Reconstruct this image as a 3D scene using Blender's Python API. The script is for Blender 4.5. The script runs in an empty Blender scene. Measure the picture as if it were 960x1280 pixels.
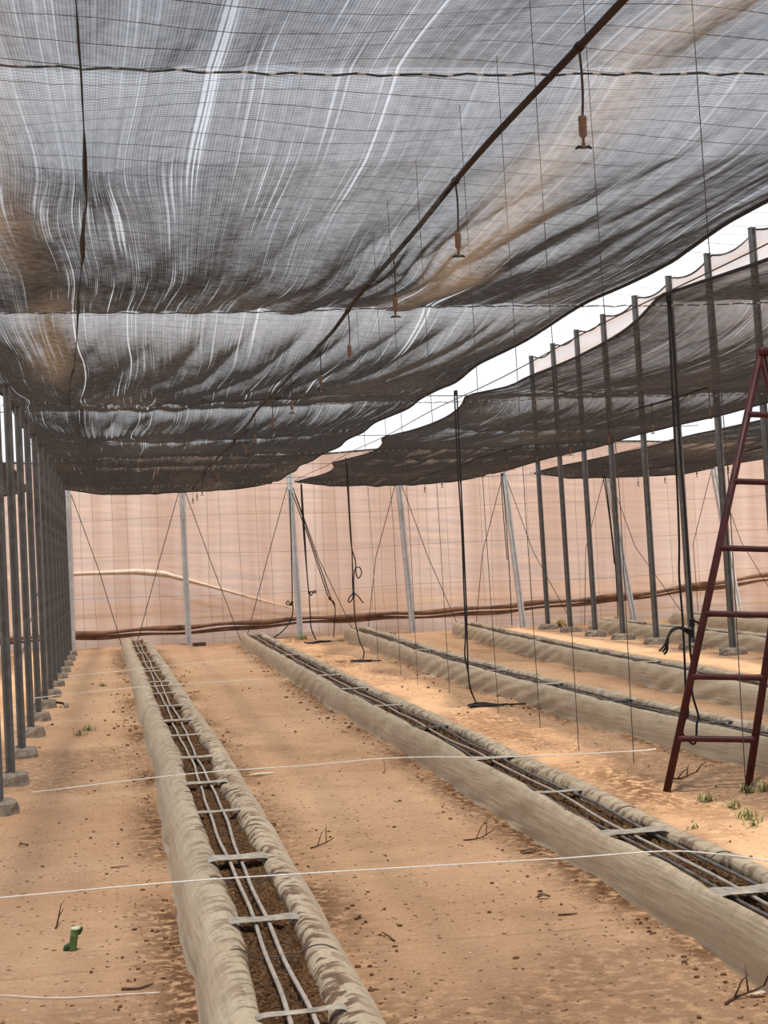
import bpy, math, random
import numpy as np
from mathutils import Vector, Matrix

rnd = random.Random(7)
scn = bpy.context.scene
COL = scn.collection

# ------------------------------------------------------------------ camera
F = 1924.0
CZ = 1.6
_y = np.array([150 - 480, -(712 - 640), -F]); _y /= np.linalg.norm(_y)
_h = np.array([1.0, 0.043, 0.0])
_z = np.cross(_h, _y); _z /= np.linalg.norm(_z)
if _z[1] < 0: _z = -_z
_x = np.cross(_y, _z)
MW = np.array([_x, _y, _z])
CAM = np.array([0, 0, CZ])
def _ray(px, py): return MW @ np.array([px - 480, -(py - 640), -F])
def atZ(px, py, z=0.0):
    d = _ray(px, py); return Vector(CAM + d * (z - CZ) / d[2])
def atY(px, py, y):
    d = _ray(px, py); return Vector(CAM + d * y / d[1])
def atX(px, py, x):
    d = _ray(px, py); return Vector(CAM + d * x / d[0])

cd = bpy.data.cameras.new('camera')
cd.sensor_fit = 'VERTICAL'; cd.sensor_height = 24.0; cd.lens = F / 1280 * 24.0
cd.clip_start = 0.05; cd.clip_end = 500
cam = bpy.data.objects.new('camera', cd); COL.objects.link(cam)
m4 = Matrix.Identity(4)
for i in range(3):
    for j in range(3): m4[i][j] = MW[i][j]
m4.translation = Vector(CAM)
cam.matrix_world = m4
scn.camera = cam

# ------------------------------------------------------------------ noise (numpy value noise)
def _hash(i, j, s):
    v = np.sin(i * 127.1 + j * 311.7 + s * 74.7) * 43758.5453
    return v - np.floor(v)
def noise(x, y, s=0):
    x = np.asarray(x, float); y = np.asarray(y, float)
    xi = np.floor(x); yi = np.floor(y); fx = x - xi; fy = y - yi
    fx = fx * fx * (3 - 2 * fx); fy = fy * fy * (3 - 2 * fy)
    a = _hash(xi, yi, s); b = _hash(xi + 1, yi, s); c = _hash(xi, yi + 1, s); d = _hash(xi + 1, yi + 1, s)
    return (a * (1 - fx) + b * fx) * (1 - fy) + (c * (1 - fx) + d * fx) * fy * 1.0 - 0.5
def fbm(x, y, s=0, o=4):
    t = 0; a = 1.0; f = 1.0
    for k in range(o):
        t = t + a * noise(x * f, y * f, s + k * 13); a *= .5; f *= 2.03
    return t

# ------------------------------------------------------------------ materials
class NT:
    def __init__(s, name):
        s.m = bpy.data.materials.new(name); s.m.use_nodes = True
        s.t = s.m.node_tree; s.t.nodes.clear(); s.N = s.t.nodes; s.L = s.t.links
        s.out = s.N.new('ShaderNodeOutputMaterial')
    def n(s, typ, ins=None, **kw):
        o = s.N.new(typ)
        for k, v in kw.items(): setattr(o, k, v)
        for k, v in (ins or {}).items():
            if isinstance(v, bpy.types.NodeSocket): s.L.new(v, o.inputs[k])
            else: o.inputs[k].default_value = v
        return o
    def math(s, op, a, b=0.0, clamp=False):
        return s.n('ShaderNodeMath', {0: a, 1: b}, operation=op, use_clamp=clamp).outputs[0]
    def mix(s, f, a, b, bt='MIX'):
        o = s.n('ShaderNodeMix', data_type='RGBA', blend_type=bt)
        for idx, v in ((0, f), (6, a), (7, b)):
            if isinstance(v, bpy.types.NodeSocket): s.L.new(v, o.inputs[idx])
            else: o.inputs[idx].default_value = v if idx == 0 else (*v, 1)
        return o.outputs[2]
    def map(s, v, a, b, c=0., d=1.):
        return s.n('ShaderNodeMapRange', {0: v, 1: a, 2: b, 3: c, 4: d}).outputs[0]
    def ramp(s, v, stops):
        r = s.n('ShaderNodeValToRGB', {0: v}).color_ramp
        while len(r.elements) < len(stops): r.elements.new(.5)
        for e, (p, c) in zip(r.elements, stops): e.position = p; e.color = (*c, 1)
        return s.N[-1].outputs[0]
    def coord(s, kind='Object', scale=(1, 1, 1), rot=(0, 0, 0)):
        tc = s.n('ShaderNodeTexCoord').outputs[kind]
        return s.n('ShaderNodeMapping', {'Vector': tc, 'Scale': scale, 'Rotation': rot}).outputs[0]
    def noise(s, vec, scale, detail=3, rough=.5):
        return s.n('ShaderNodeTexNoise', {'Vector': vec, 'Scale': scale, 'Detail': detail, 'Roughness': rough}).outputs[0]
    def bump(s, h, st=.3, dist=.01):
        return s.n('ShaderNodeBump', {'Height': h, 'Strength': st, 'Distance': dist}).outputs[0]
    def end(s, sh): s.L.new(sh, s.out.inputs[0]); return s.m

def simple(name, col, rough=.6, metal=0., nscale=30, var=.25, spec=.3, bump=.0):
    t = NT(name)
    v = t.coord()
    nz = t.noise(v, nscale, 4)
    c = t.mix(t.map(nz, .3, .7), [x * (1 - var) for x in col], [min(1, x * (1 + var)) for x in col])
    ins = {'Base Color': c, 'Roughness': rough, 'Metallic': metal, 'Specular IOR Level': spec}
    if bump: ins['Normal'] = t.bump(nz, bump, .005)
    return t.end(t.n('ShaderNodeBsdfPrincipled', ins).outputs[0])

def mat_sand():
    t = NT('sand')
    v = t.coord()
    big = t.noise(v, .55, 4)
    mid = t.noise(v, 4.5, 5, .6)
    fine = t.noise(v, 60, 4, .7)
    c = t.mix(t.map(big, .35, .65), (.52, .295, .155), (.64, .395, .225))
    c = t.mix(t.map(mid, .42, .72, 0, .5), c, (.45, .255, .14))
    c = t.mix(t.map(fine, .45, .75, 0, .5), c, (.76, .53, .36))
    # small dark crumbs and pale bits
    vor = t.n('ShaderNodeTexVoronoi', {'Vector': v, 'Scale': 30.0})
    sz = t.n('ShaderNodeSeparateColor', {0: vor.outputs['Color']})
    crumb = t.math('MULTIPLY', t.math('LESS_THAN', vor.outputs['Distance'], t.map(sz.outputs[1], 0, 1, .05, .36)), t.math('GREATER_THAN', sz.outputs[0], .74))
    att = t.n('ShaderNodeAttribute', attribute_name='litter').outputs['Fac']
    c = t.mix(t.math('MULTIPLY', crumb, .85), c, (.13, .065, .032))
    vor2 = t.n('ShaderNodeTexVoronoi', {'Vector': v, 'Scale': 13.0})
    s2 = t.n('ShaderNodeSeparateColor', {0: vor2.outputs['Color']})
    pale = t.math('MULTIPLY', t.math('LESS_THAN', vor2.outputs['Distance'], .10), t.math('GREATER_THAN', s2.outputs[2], .90))
    c = t.mix(pale, c, (.85, .72, .55))
    clump = t.noise(v, 16, 5, .7)
    lit = t.math('MULTIPLY', att, t.map(clump, .38, .52), True)
    c = t.mix(lit, c, (.15, .075, .035))
    h = t.math('ADD', t.math('ADD', t.math('MULTIPLY', mid, .9), t.math('MULTIPLY', fine, .28)), t.math('MULTIPLY', t.math('ADD', crumb, pale), .25))
    h = t.math('ADD', h, t.math('MULTIPLY', t.noise(t.coord(scale=(.55, 1.5, 1)), 13, 4, .6), .8))
    b = t.bump(h, 1.0, .05)
    return t.end(t.n('ShaderNodeBsdfPrincipled', {'Base Color': c, 'Roughness': .95, 'Specular IOR Level': .1, 'Normal': b}).outputs[0])

def mat_net(name, t0=.60, seed=0., stains=(), open_=.1, fold=None):
    t = NT(name)
    uv = t.n('ShaderNodeUVMap', uv_map='UVMap').outputs[0]
    sep = t.n('ShaderNodeSeparateXYZ', {0: uv})
    U, V = sep.outputs[0], sep.outputs[1]
    def stripe(su, sv, sc=1., det=2):
        vec = t.n('ShaderNodeCombineXYZ', {0: t.math('MULTIPLY', U, su), 1: t.math('MULTIPLY', V, sv), 2: seed}).outputs[0]
        return t.noise(vec, sc, det)
    fine = stripe(95, .5, 1, 2)
    med = stripe(46, .13, 1, 2)
    wide = stripe(5, .10, 1, 2)
    mott = stripe(22, 18, 1, 4)
    # opened runs of threads: bright stripes along the cloth
    gate = stripe(1.1, .22, 1, 2)
    run = t.math('MULTIPLY', t.map(med, .655, .685), t.map(gate, .36, .54))
    run2 = t.math('MULTIPLY', t.map(fine, .62, .69), t.map(gate, .38, .6, .25, .8))
    run = t.math('MULTIPLY', t.math('MAXIMUM', run, t.math('MULTIPLY', run2, .85)), open_ * 10)
    rib = t.n('ShaderNodeTexWave', {'Vector': uv, 'Scale': 17.0, 'Distortion': .25, 'Detail': 1.0}, wave_type='BANDS', bands_direction='Y').outputs[1]
    warp = t.n('ShaderNodeTexWave', {'Vector': uv, 'Scale': 28.0, 'Distortion': .3, 'Detail': 1.0}, wave_type='BANDS', bands_direction='X').outputs[1]
    T = t.math('ADD', t0, t.math('MULTIPLY', t.math('SUBTRACT', fine, .5), .22))
    T = t.math('ADD', T, t.math('MULTIPLY', t.math('SUBTRACT', wide, .5), .16))
    T = t.math('ADD', T, t.math('MULTIPLY', t.math('SUBTRACT', mott, .5), .18))
    T = t.math('ADD', T, t.math('MULTIPLY', t.math('SUBTRACT', rib, .5), .16))
    T = t.math('ADD', T, t.math('MULTIPLY', t.math('SUBTRACT', warp, .5), .10))
    T = t.math('ADD', T, t.math('MULTIPLY', run, .30))
    if fold:   # cloth lying double along a gathered pleat
        fw = t.math('MULTIPLY', t.math('SUBTRACT', t.noise(t.n('ShaderNodeCombineXYZ', {0: 3., 1: V, 2: 0.}).outputs[0], .5, 2), .5), .25)
        fd = t.math('ABSOLUTE', t.math('SUBTRACT', t.math('ADD', U, fw), fold[0]))
        T = t.math('SUBTRACT', T, t.math('MULTIPLY', t.map(fd, 0., fold[1], fold[2], 0.), t.map(V, fold[3], fold[3] + 2., 0., 1.)))
    # dust stains
    st = None
    for (u0, w, v0, v1, amt) in stains:
        wob = t.math('MULTIPLY', t.math('SUBTRACT', t.noise(t.n('ShaderNodeCombineXYZ', {0: 0., 1: V, 2: u0}).outputs[0], .6, 2), .5), .5)
        d = t.math('ABSOLUTE', t.math('SUBTRACT', t.math('ADD', U, wob), u0))
        k = t.map(d, 0., w, amt, 0.)
        k = t.math('MULTIPLY', k, t.math('MULTIPLY', t.map(V, v0 - .8, v0 + .8), t.map(V, v1 - 1, v1 + 1, 1., 0.)))
        st = k if st is None else t.math('MAXIMUM', st, k)
    dust = t.math('MULTIPLY', t.map(stripe(.7, .22, 1, 4), .5, .75), .16)
    st = dust if st is None else t.math('MAXIMUM', st, dust)
    st = t.math('MULTIPLY', st, t.map(mott, .3, .6, .55, 1.), True)
    T = t.math('SUBTRACT', T, t.math('MULTIPLY', st, .03))
    T = t.math('MINIMUM', t.math('MAXIMUM', T, .05), .93)
    # a knitted cloth has thickness: a slanting look crosses more thread
    geo = t.n('ShaderNodeNewGeometry')
    dot = t.n('ShaderNodeVectorMath', {0: geo.outputs['Incoming'], 1: geo.outputs['Normal']}, operation='DOT_PRODUCT').outputs['Value']
    cs = t.math('MAXIMUM', t.math('ABSOLUTE', dot), .04)
    tr = t.math('MAXIMUM', t.math('SUBTRACT', T, t.math('MULTIPLY', t.math('SUBTRACT', .080, t.math('MULTIPLY', run, .045)), t.math('SUBTRACT', t.math('DIVIDE', 1., cs), 1.))), t.math('MULTIPLY', T, .02))
    col = t.mix(st, t.mix(t.map(mott, .3, .7), (.020, .0175, .0155), (.060, .054, .049)), (.35, .265, .175))
    dif = t.n('ShaderNodeBsdfDiffuse', {'Color': col}).outputs[0]
    tl = t.n('ShaderNodeBsdfTranslucent', {'Color': col}).outputs[0]
    thr = t.n('ShaderNodeMixShader', {0: .30, 1: dif, 2: tl}).outputs[0]
    sh = t.n('ShaderNodeMixShader', {0: tr, 1: thr, 2: t.n('ShaderNodeBsdfTransparent').outputs[0]}).outputs[0]
    return t.end(sh)

def mat_wallcloth():
    t = NT('wall_cloth')
    v = t.coord()
    a = t.noise(t.coord(scale=(2.2, 1, .06)), 1.0, 3)
    b = t.noise(t.coord(scale=(.6, 1, 1.2)), 1.0, 4)
    fine = t.noise(t.coord(scale=(60, 60, 60)), 1.0, 2)
    c = t.mix(t.map(a, .35, .7), (.62, .45, .345), (.82, .69, .59))
    c = t.mix(t.map(b, .4, .75, 0, .35), c, (.64, .44, .32))
    c = t.mix(t.map(fine, .3, .7, 0, .25), c, (.62, .46, .35))
    hgt = t.n('ShaderNodeSeparateXYZ', {0: t.n('ShaderNodeTexCoord').outputs['Object']}).outputs[2]
    band = t.math('MULTIPLY', t.noise(t.coord(scale=(.25, 1, 9)), 1., 3), 1.)
    low = t.math('MULTIPLY', t.map(hgt, .55, .95, 1., 0.), t.map(band, .48, .60, 0., .7))
    c = t.mix(low, c, (.55, .36, .23))
    wr = t.noise(t.coord(scale=(.9, 1, 16), rot=(0, .06, 0)), 1.0, 4, .55)
    bn = t.bump(wr, .22, .02)
    d = t.n('ShaderNodeBsdfDiffuse', {'Color': c, 'Normal': bn}).outputs[0]
    l = t.n('ShaderNodeBsdfTranslucent', {'Color': c, 'Normal': bn}).outputs[0]
    s = t.n('ShaderNodeMixShader', {0: .72, 1: d, 2: l}).outputs[0]
    tr = t.n('ShaderNodeMixShader', {0: .06, 1: s, 2: t.n('ShaderNodeBsdfTransparent').outputs[0]}).outputs[0]
    return t.end(tr)

def mat_liner():
    t = NT('bed_liner_film')
    v = t.coord()
    n1 = t.noise(v, 3.0, 5, .6)
    n2 = t.noise(v, 34, 4, .6)
    yv_ = t.n('ShaderNodeSeparateXYZ', {0: v}).outputs[1]
    ac = t.n('ShaderNodeAttribute', attribute_name='across').outputs['Fac']
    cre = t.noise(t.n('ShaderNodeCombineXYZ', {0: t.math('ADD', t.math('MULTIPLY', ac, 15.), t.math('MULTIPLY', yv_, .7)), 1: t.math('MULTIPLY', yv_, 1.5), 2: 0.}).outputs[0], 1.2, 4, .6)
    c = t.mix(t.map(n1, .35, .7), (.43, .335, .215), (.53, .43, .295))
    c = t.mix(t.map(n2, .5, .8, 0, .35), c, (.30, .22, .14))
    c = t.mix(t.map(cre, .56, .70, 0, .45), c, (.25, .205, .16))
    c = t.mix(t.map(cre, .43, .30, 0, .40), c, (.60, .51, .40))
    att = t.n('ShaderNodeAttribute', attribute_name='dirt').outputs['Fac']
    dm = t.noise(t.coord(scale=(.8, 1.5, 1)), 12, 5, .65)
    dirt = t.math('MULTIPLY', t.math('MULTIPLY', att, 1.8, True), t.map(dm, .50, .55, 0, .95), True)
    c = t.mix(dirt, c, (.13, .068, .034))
    h = t.math('ADD', t.math('MULTIPLY', cre, 1.0), t.math('ADD', t.math('MULTIPLY', n2, .15), t.math('MULTIPLY', dirt, .12)))
    return t.end(t.n('ShaderNodeBsdfPrincipled', {'Base Color': c, 'Roughness': .62, 'Specular IOR Level': .35, 'Normal': t.bump(h, .45, .016)}).outputs[0])

def mat_soil():
    t = NT('coir_soil')
    v = t.coord()
    a = t.noise(v, 70, 4, .75); b = t.noise(v, 9, 3)
    c = t.ramp(a, [(.36, (.035, .017, .008)), (.5, (.17, .085, .038)), (.64, (.40, .235, .12))])
    c = t.mix(t.map(b, .45, .7, 0, .5), c, (.09, .045, .02))
    return t.end(t.n('ShaderNodeBsdfPrincipled', {'Base Color': c, 'Roughness': .95, 'Specular IOR Level': .1, 'Normal': t.bump(a, 1.0, .03)}).outputs[0])

def mat_film():
    t = NT('plastic_film')
    v = t.n('ShaderNodeTexCoord').outputs['Object']
    w = t.n('ShaderNodeTexWave', {'Vector': v, 'Scale': 1.1, 'Distortion': 1.2, 'Detail': 2.}, wave_type='BANDS', bands_direction='Z').outputs[1]
    c = t.mix(t.map(w, .55, .95, 0, .55), (.97, .95, .92), (.90, .74, .60))
    d = t.n('ShaderNodeBsdfDiffuse', {'Color': c}).outputs[0]
    l = t.n('ShaderNodeBsdfTranslucent', {'Color': c}).outputs[0]
    s = t.n('ShaderNodeMixShader', {0: .75, 1: d, 2: l}).outputs[0]
    return t.end(t.n('ShaderNodeMixShader', {0: .12, 1: s, 2: t.n('ShaderNodeBsdfTransparent').outputs[0]}).outputs[0])

def mat_roofnet():
    t = NT('insect_net')
    v = t.n('ShaderNodeTexCoord').outputs['Object']
    w1 = t.n('ShaderNodeTexWave', {'Vector': v, 'Scale': .62, 'Distortion': .8, 'Detail': 1.}, wave_type='BANDS', bands_direction='X').outputs[1]
    w2 = t.n('ShaderNodeTexWave', {'Vector': v, 'Scale': .62, 'Distortion': .8, 'Detail': 1.}, wave_type='BANDS', bands_direction='Y').outputs[1]
    big = t.noise(t.coord(scale=(1, .1, 1)), .9, 3)
    wire = t.math('GREATER_THAN', w2, .9975)
    cov = t.map(big, .35, .7, .07, .32)
    c = (.9, .9, .92, 1)
    d = t.n('ShaderNodeBsdfDiffuse', {'Color': c}).outputs[0]
    l = t.n('ShaderNodeBsdfTranslucent', {'Color': c}).outputs[0]
    s = t.n('ShaderNodeMixShader', {0: .5, 1: d, 2: l}).outputs[0]
    s = t.n('ShaderNodeMixShader', {0: cov, 1: t.n('ShaderNodeBsdfTransparent').outputs[0], 2: s}).outputs[0]
    dk = t.n('ShaderNodeBsdfDiffuse', {'Color': (.30, .29, .29, 1)}).outputs[0]
    return t.end(t.n('ShaderNodeMixShader', {0: wire, 1: s, 2: dk}).outputs[0])

def mat_cord():
    t = NT('twisted_cord')
    v = t.n('ShaderNodeTexCoord').outputs['Object']
    w = t.n('ShaderNodeTexWave', {'Vector': v, 'Scale': 3.0, 'Distortion': 3., 'Detail': 2.}, wave_type='BANDS', bands_direction='X').outputs[1]
    c = t.mix(t.map(w, .8, .95), (.02, .02, .02), (.34, .32, .29))
    return t.end(t.n('ShaderNodeBsdfPrincipled', {'Base Color': c, 'Roughness': .8}).outputs[0])

M = {}
M['sand'] = mat_sand()
M['wall'] = mat_wallcloth()
M['roll'] = simple('rolled_hem_cloth', (.16, .085, .05), .9, 0, 6, .35)
M['liner'] = mat_liner()
M['foldhighlight'] = simple('fold_highlight_cloth', (.56, .45, .36), .9, 0, 9, .10)  # cloth of the strip added as the wall fold's highlight
M['soil'] = mat_soil()
M['film'] = mat_film()
M['roofnet'] = mat_roofnet()
M['cord'] = mat_cord()
M['steel'] = simple('shaded_steel', (.12, .117, .113), .55, .3, 14, .25)  # row posts: their shade is put into a darker base colour
M['galv'] = simple('sunlit_galvanized_steel', (.56, .58, .58), .45, .35, 9, .15)  # back posts: sunlight on the steel put into a brighter base colour
M['concrete'] = simple('concrete', (.25, .205, .16), .95, 0, 25, .3, .1, .8)
M['red'] = simple('red_paint', (.058, .010, .010), .5, 0, 12, .35)
M['black'] = simple('black_rope', (.015, .014, .014), .8, 0, 40, .2)
M['faint'] = simple('brown_string', (.22, .15, .11), .85, 0, 40, .3)
M['twine'] = simple('dark_twine', (.06, .05, .045), .85, 0, 40, .3)
M['white'] = simple('white_string', (.82, .79, .72), .8, 0, 40, .12)
M['pipe'] = simple('brown_pipe', (.018, .010, .008), .75, 0, 3, .5)
M['tube'] = simple('micro_tube', (.05, .035, .03), .5, 0, 20, .3)
M['weight'] = simple('brown_plastic', (.17, .10, .065), .6, 0, 60, .3)
M['spin'] = simple('black_plastic', (.02, .018, .016), .5, 0, 60, .2)
M['hose_light'] = simple('glare_hose', (.40, .34, .28), .5, 0, 18, .25)  # glare on the hoses put into a pale base colour
M['hose_dark'] = simple('dark_hose', (.14, .12, .105), .5, 0, 10, .5)
M['strap'] = simple('film_strap', (.37, .32, .25), .45, 0, 22, .4)
M['strap_dark'] = simple('dark_film_strap', (.07, .065, .06), .4, 0, 22, .5)
M['wire'] = simple('tie_wire', (.08, .06, .05), .6, 0, 40, .3)
M['stem'] = simple('green_stem', (.10, .16, .045), .6, 0, 25, .4)
M['cut'] = simple('cut_stem_face', (.55, .62, .38), .7, 0, 60, .2)
M['leafdark'] = simple('dark_green_leaf', (.03, .07, .025), .5, 0, 40, .3)
M['grass'] = simple('grass', (.30, .29, .12), .7, 0, 10, .4)
M['straw'] = simple('dry_straw', (.62, .46, .22), .8, 0, 10, .3)
M['twig'] = simple('dry_twig', (.10, .055, .03), .85, 0, 40, .4)
M['leaf'] = simple('dry_leaf', (.13, .08, .05), .85, 0, 30, .4)
M['clod'] = simple('soil_clod', (.16, .08, .04), .95, 0, 40, .4)
M['pale'] = simple('pale_stick', (.70, .58, .43), .85, 0, 40, .2)
M['pvc'] = simple('grey_pvc', (.42, .38, .32), .5, 0, 20, .2)

# ------------------------------------------------------------------ mesh builder
class MB:
    def __init__(s): s.v = []; s.f = []
    def add(s, vs, fs):
        o = len(s.v); s.v.extend([tuple(p) for p in vs]); s.f.extend([tuple(i + o for i in q) for q in fs]); return s
    def box(s, c, d, rot=None):
        x, y, z = d[0] / 2, d[1] / 2, d[2] / 2
        vs = [Vector((a * x, b * y, e * z)) for a in (-1, 1) for b in (-1, 1) for e in (-1, 1)]
        if rot is not None: vs = [rot @ p for p in vs]
        vs = [p + Vector(c) for p in vs]
        return s.add(vs, [(0, 1, 3, 2), (4, 6, 7, 5), (0, 4, 5, 1), (2, 3, 7, 6), (0, 2, 6, 4), (1, 5, 7, 3)])
    def tube(s, pts, r, n=8, caps=True):
        pts = [Vector(p) for p in pts]; k = len(pts)
        rs = r if isinstance(r, (list, tuple)) else [r] * k
        up = None; vs = []; fs = []
        for i, p in enumerate(pts):
            t = (pts[min(i + 1, k - 1)] - pts[max(i - 1, 0)])
            if t.length < 1e-9: t = Vector((0, 0, 1))
            t.normalize()
            if up is None:
                up = Vector((0, 0, 1)) if abs(t.z) < .9 else Vector((1, 0, 0))
            a = t.cross(up)
            if a.length < 1e-6: a = t.cross(Vector((0, 1, 0)))
            a.normalize(); b = a.cross(t).normalized(); up = b
            for j in range(n):
                w = 2 * math.pi * j / n
                vs.append(p + (a * math.cos(w) + b * math.sin(w)) * rs[i])
        for i in range(k - 1):
            for j in range(n):
                q = (j + 1) % n
                fs.append((i * n + j, i * n + q, (i + 1) * n + q, (i + 1) * n + j))
        if caps:
            fs.append(tuple(range(n))[::-1]); fs.append(tuple((k - 1) * n + j for j in range(n)))
        return s.add(vs, fs)
    def lathe(s, prof, c=(0, 0, 0), n=14):
        vs = []; fs = []
        for (r, z) in prof:
            for j in range(n):
                w = 2 * math.pi * j / n
                vs.append((c[0] + r * math.cos(w), c[1] + r * math.sin(w), c[2] + z))
        k = len(prof)
        for i in range(k - 1):
            for j in range(n):
                q = (j + 1) % n
                fs.append((i * n + j, i * n + q, (i + 1) * n + q, (i + 1) * n + j))
        fs.append(tuple(range(n))[::-1]); fs.append(tuple((k - 1) * n + j for j in range(n)))
        return s.add(vs, fs)
    def prism(s, poly, a, b):
        # poly: list of (x, y); extruded from point a to point b (both Vectors), section kept horizontal
        n = len(poly); a = Vector(a); b = Vector(b)
        vs = [a + Vector((x, y, 0)) for x, y in poly] + [b + Vector((x, y, 0)) for x, y in poly]
        fs = [(i, (i + 1) % n, n + (i + 1) % n, n + i) for i in range(n)]
        fs += [tuple(range(n))[::-1], tuple(range(n, 2 * n))]
        return s.add(vs, fs)
    def build(s, name, mat, parent=None, smooth=False, origin=None):
        o = Vector(origin) if origin is not None else Vector((0, 0, 0))
        me = bpy.data.meshes.new(name)
        me.from_pydata([(p[0] - o.x, p[1] - o.y, p[2] - o.z) for p in s.v], [], s.f)
        me.materials.append(mat)
        if smooth: me.polygons.foreach_set('use_smooth', [True] * len(me.polygons))
        me.update()
        ob = bpy.data.objects.new(name, me); COL.objects.link(ob)
        if parent is not None: ob.parent = parent
        else: ob.location = o
        return ob

def grid_mesh(name, P, mat, parent=None, uv=None, attrs=None, smooth=True, origin=(0, 0, 0)):
    """P: (ny, nx, 3) array of points -> one quad grid mesh"""
    ny, nx = P.shape[:2]
    me = bpy.data.meshes.new(name)
    co = (P - np.array(origin)).reshape(-1, 3)
    idx = np.arange(ny * nx).reshape(ny, nx)
    q = np.stack([idx[:-1, :-1], idx[:-1, 1:], idx[1:, 1:], idx[1:, :-1]], -1).reshape(-1, 4)
    me.vertices.add(len(co)); me.vertices.foreach_set('co', co.astype(np.float32).ravel())
    me.loops.add(q.size); me.loops.foreach_set('vertex_index', q.astype(np.int32).ravel())
    me.polygons.add(len(q)); me.polygons.foreach_set('loop_start', np.arange(0, q.size, 4, dtype=np.int32))
    me.update(calc_edges=True)
    if uv is not None:
        l = me.uv_layers.new(name='UVMap')
        l.data.foreach_set('uv', uv.reshape(-1, 2)[q.ravel()].astype(np.float32).ravel())
    for k, a in (attrs or {}).items():
        at = me.attributes.new(k, 'FLOAT', 'POINT'); at.data.foreach_set('value', a.astype(np.float32).ravel())
    if smooth: me.polygons.foreach_set('use_smooth', [True] * len(me.polygons))
    me.materials.append(mat); me.validate()
    ob = bpy.data.objects.new(name, me); COL.objects.link(ob)
    ob.location = Vector(origin)
    if parent is not None: ob.parent = parent; ob.location = (0, 0, 0)
    return ob

def tag(o, label=None, cat=None, group=None, kind=None):
    if label: o['label'] = label
    if cat: o['category'] = cat
    if group: o['group'] = group
    if kind: o['kind'] = kind
    return o
def empty(name, loc, label, cat, group=None):
    o = bpy.data.objects.new(name, None); COL.objects.link(o); o.location = loc
    o.empty_display_size = .1
    return tag(o, label, cat, group)
def copy_tree(o, loc):
    c = o.copy(); COL.objects.link(c); c.location = loc
    for ch in list(o.children):
        d = ch.copy(); COL.objects.link(d); d.parent = c
        for g in list(ch.children):
            e = g.copy(); COL.objects.link(e); e.parent = d
    return c
ORD = ['first', 'second', 'third', 'fourth', 'fifth', 'sixth', 'seventh', 'eighth', 'ninth', 'tenth', 'eleventh', 'twelfth',
       'thirteenth', 'fourteenth', 'fifteenth', 'sixteenth', 'seventeenth', 'eighteenth', 'nineteenth', 'twentieth',
       'twenty-first', 'twenty-second', 'twenty-third', 'twenty-fourth', 'twenty-fifth']

# ------------------------------------------------------------------ planting beds: their lines on the ground
# left edge X as a function of Y, width, Y range
BEDS = {
    'one':   dict(ys=[2.5, 5.5, 8, 12, 16, 22, 31.2], xs=[.21, .20, .20, .19, .14, .08, -.04], w=.62, sl=.32, sr=.635, y0=2.6, y1=31.2),
    'two':   dict(ys=[2.5, 6, 9, 16, 22, 31],  xs=[2.20, 2.19, 2.20, 2.20, 2.22, 2.30], w=.55, sl=.20, sr=.63, y0=2.6, y1=30.8),
    'three': dict(ys=[2.5, 10, 14, 19, 25, 31], xs=[4.36, 4.32, 4.14, 4.11, 4.22, 4.42], w=.56, sl=.21, sr=.63, y0=3.5, y1=31.2),
    'four':  dict(ys=[3, 13, 16, 21, 26, 31], xs=[5.75, 5.80, 5.92, 6.05, 6.30, 6.62], w=.60, sl=.24, sr=.63, y0=8.0, y1=30.9),
    'five':  dict(ys=[3, 18, 24, 29], xs=[8.98, 8.98, 9.02, 9.02], w=.60, sl=.24, sr=.63, y0=13.0, y1=29.4),
    'six':   dict(ys=[3, 18, 24, 30], xs=[11.0, 11.0, 11.05, 11.1], w=.60, sl=.24, sr=.63, y0=15.0, y1=30.4),
    'left':  dict(ys=[3, 18, 30], xs=[-2.75, -2.75, -2.75], w=.60, sl=.24, sr=.63, y0=12.0, y1=30.5),
}
def bed_edge(b, y): return np.interp(y, b['ys'], b['xs'])

# ------------------------------------------------------------------ ground
def ground_z(x, y):
    x = np.asarray(x, float); y = np.asarray(y, float)
    z = .030 * fbm(x * .9, y * .9, 3, 3) + .020 * fbm(x * 4, y * 4, 9, 3)
    # raked ridges in the aisle between the second and third bed
    k = np.exp(-((x - 3.45) / .55) ** 2)
    z = z + k * .06 * fbm(x * 2.2, y * 3.2, 21, 3)
    return z
def gz(x, y): return float(ground_z(x, y))
ys = np.concatenate([np.array([-6, -3, -1, .5, 1.5, 2.2]), 2.6 * (34.5 / 2.6) ** np.linspace(0, 1, 520), np.array([37, 42, 55, 80])])
xs = np.concatenate([np.array([-60, -30, -18, -12, -9, -7, -5.5]), np.arange(-4.5, 9.0, .035), np.arange(9.0, 15.5, .12), np.array([18, 22, 30, 45, 70])])
X, Y = np.meshgrid(xs, ys)
Zg = ground_z(X, Y)
lit = np.zeros_like(X)
for kx, b in BEDS.items():
    e0 = bed_edge(b, Y); on = (Y < b['y1'] + .3) & (Y > b['y0'])
    dl = e0 - X; dr = X - (e0 + b['w'])
    d = np.maximum(dl, dr)
    near = np.clip(1.15 - np.maximum(d, 0) / .24, 0, 1) * on
    mod = np.clip(.65 + 1.4 * fbm(X * 1.3 + 3, Y * 1.0, 31, 3), 0, 1)
    lit = np.maximum(lit, near * mod)
patch = np.clip(2.2 * fbm(X * .55, Y * .4, 44, 4) - .35, 0, .45)
lit = np.maximum(lit, patch * (Y > 2))
aisle = np.exp(-((X - 3.35) / .5) ** 2) * np.clip(.4 + 1.5 * fbm(X * 1.5, Y * .8, 52, 3), 0, 1) * .95
lit = np.maximum(lit, aisle)
floor = grid_mesh('floor', np.stack([X, Y, Zg], -1), M['sand'], attrs={'litter': lit})
tag(floor, 'bare orange sandy ground between the beds', 'ground', kind='structure')

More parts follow.
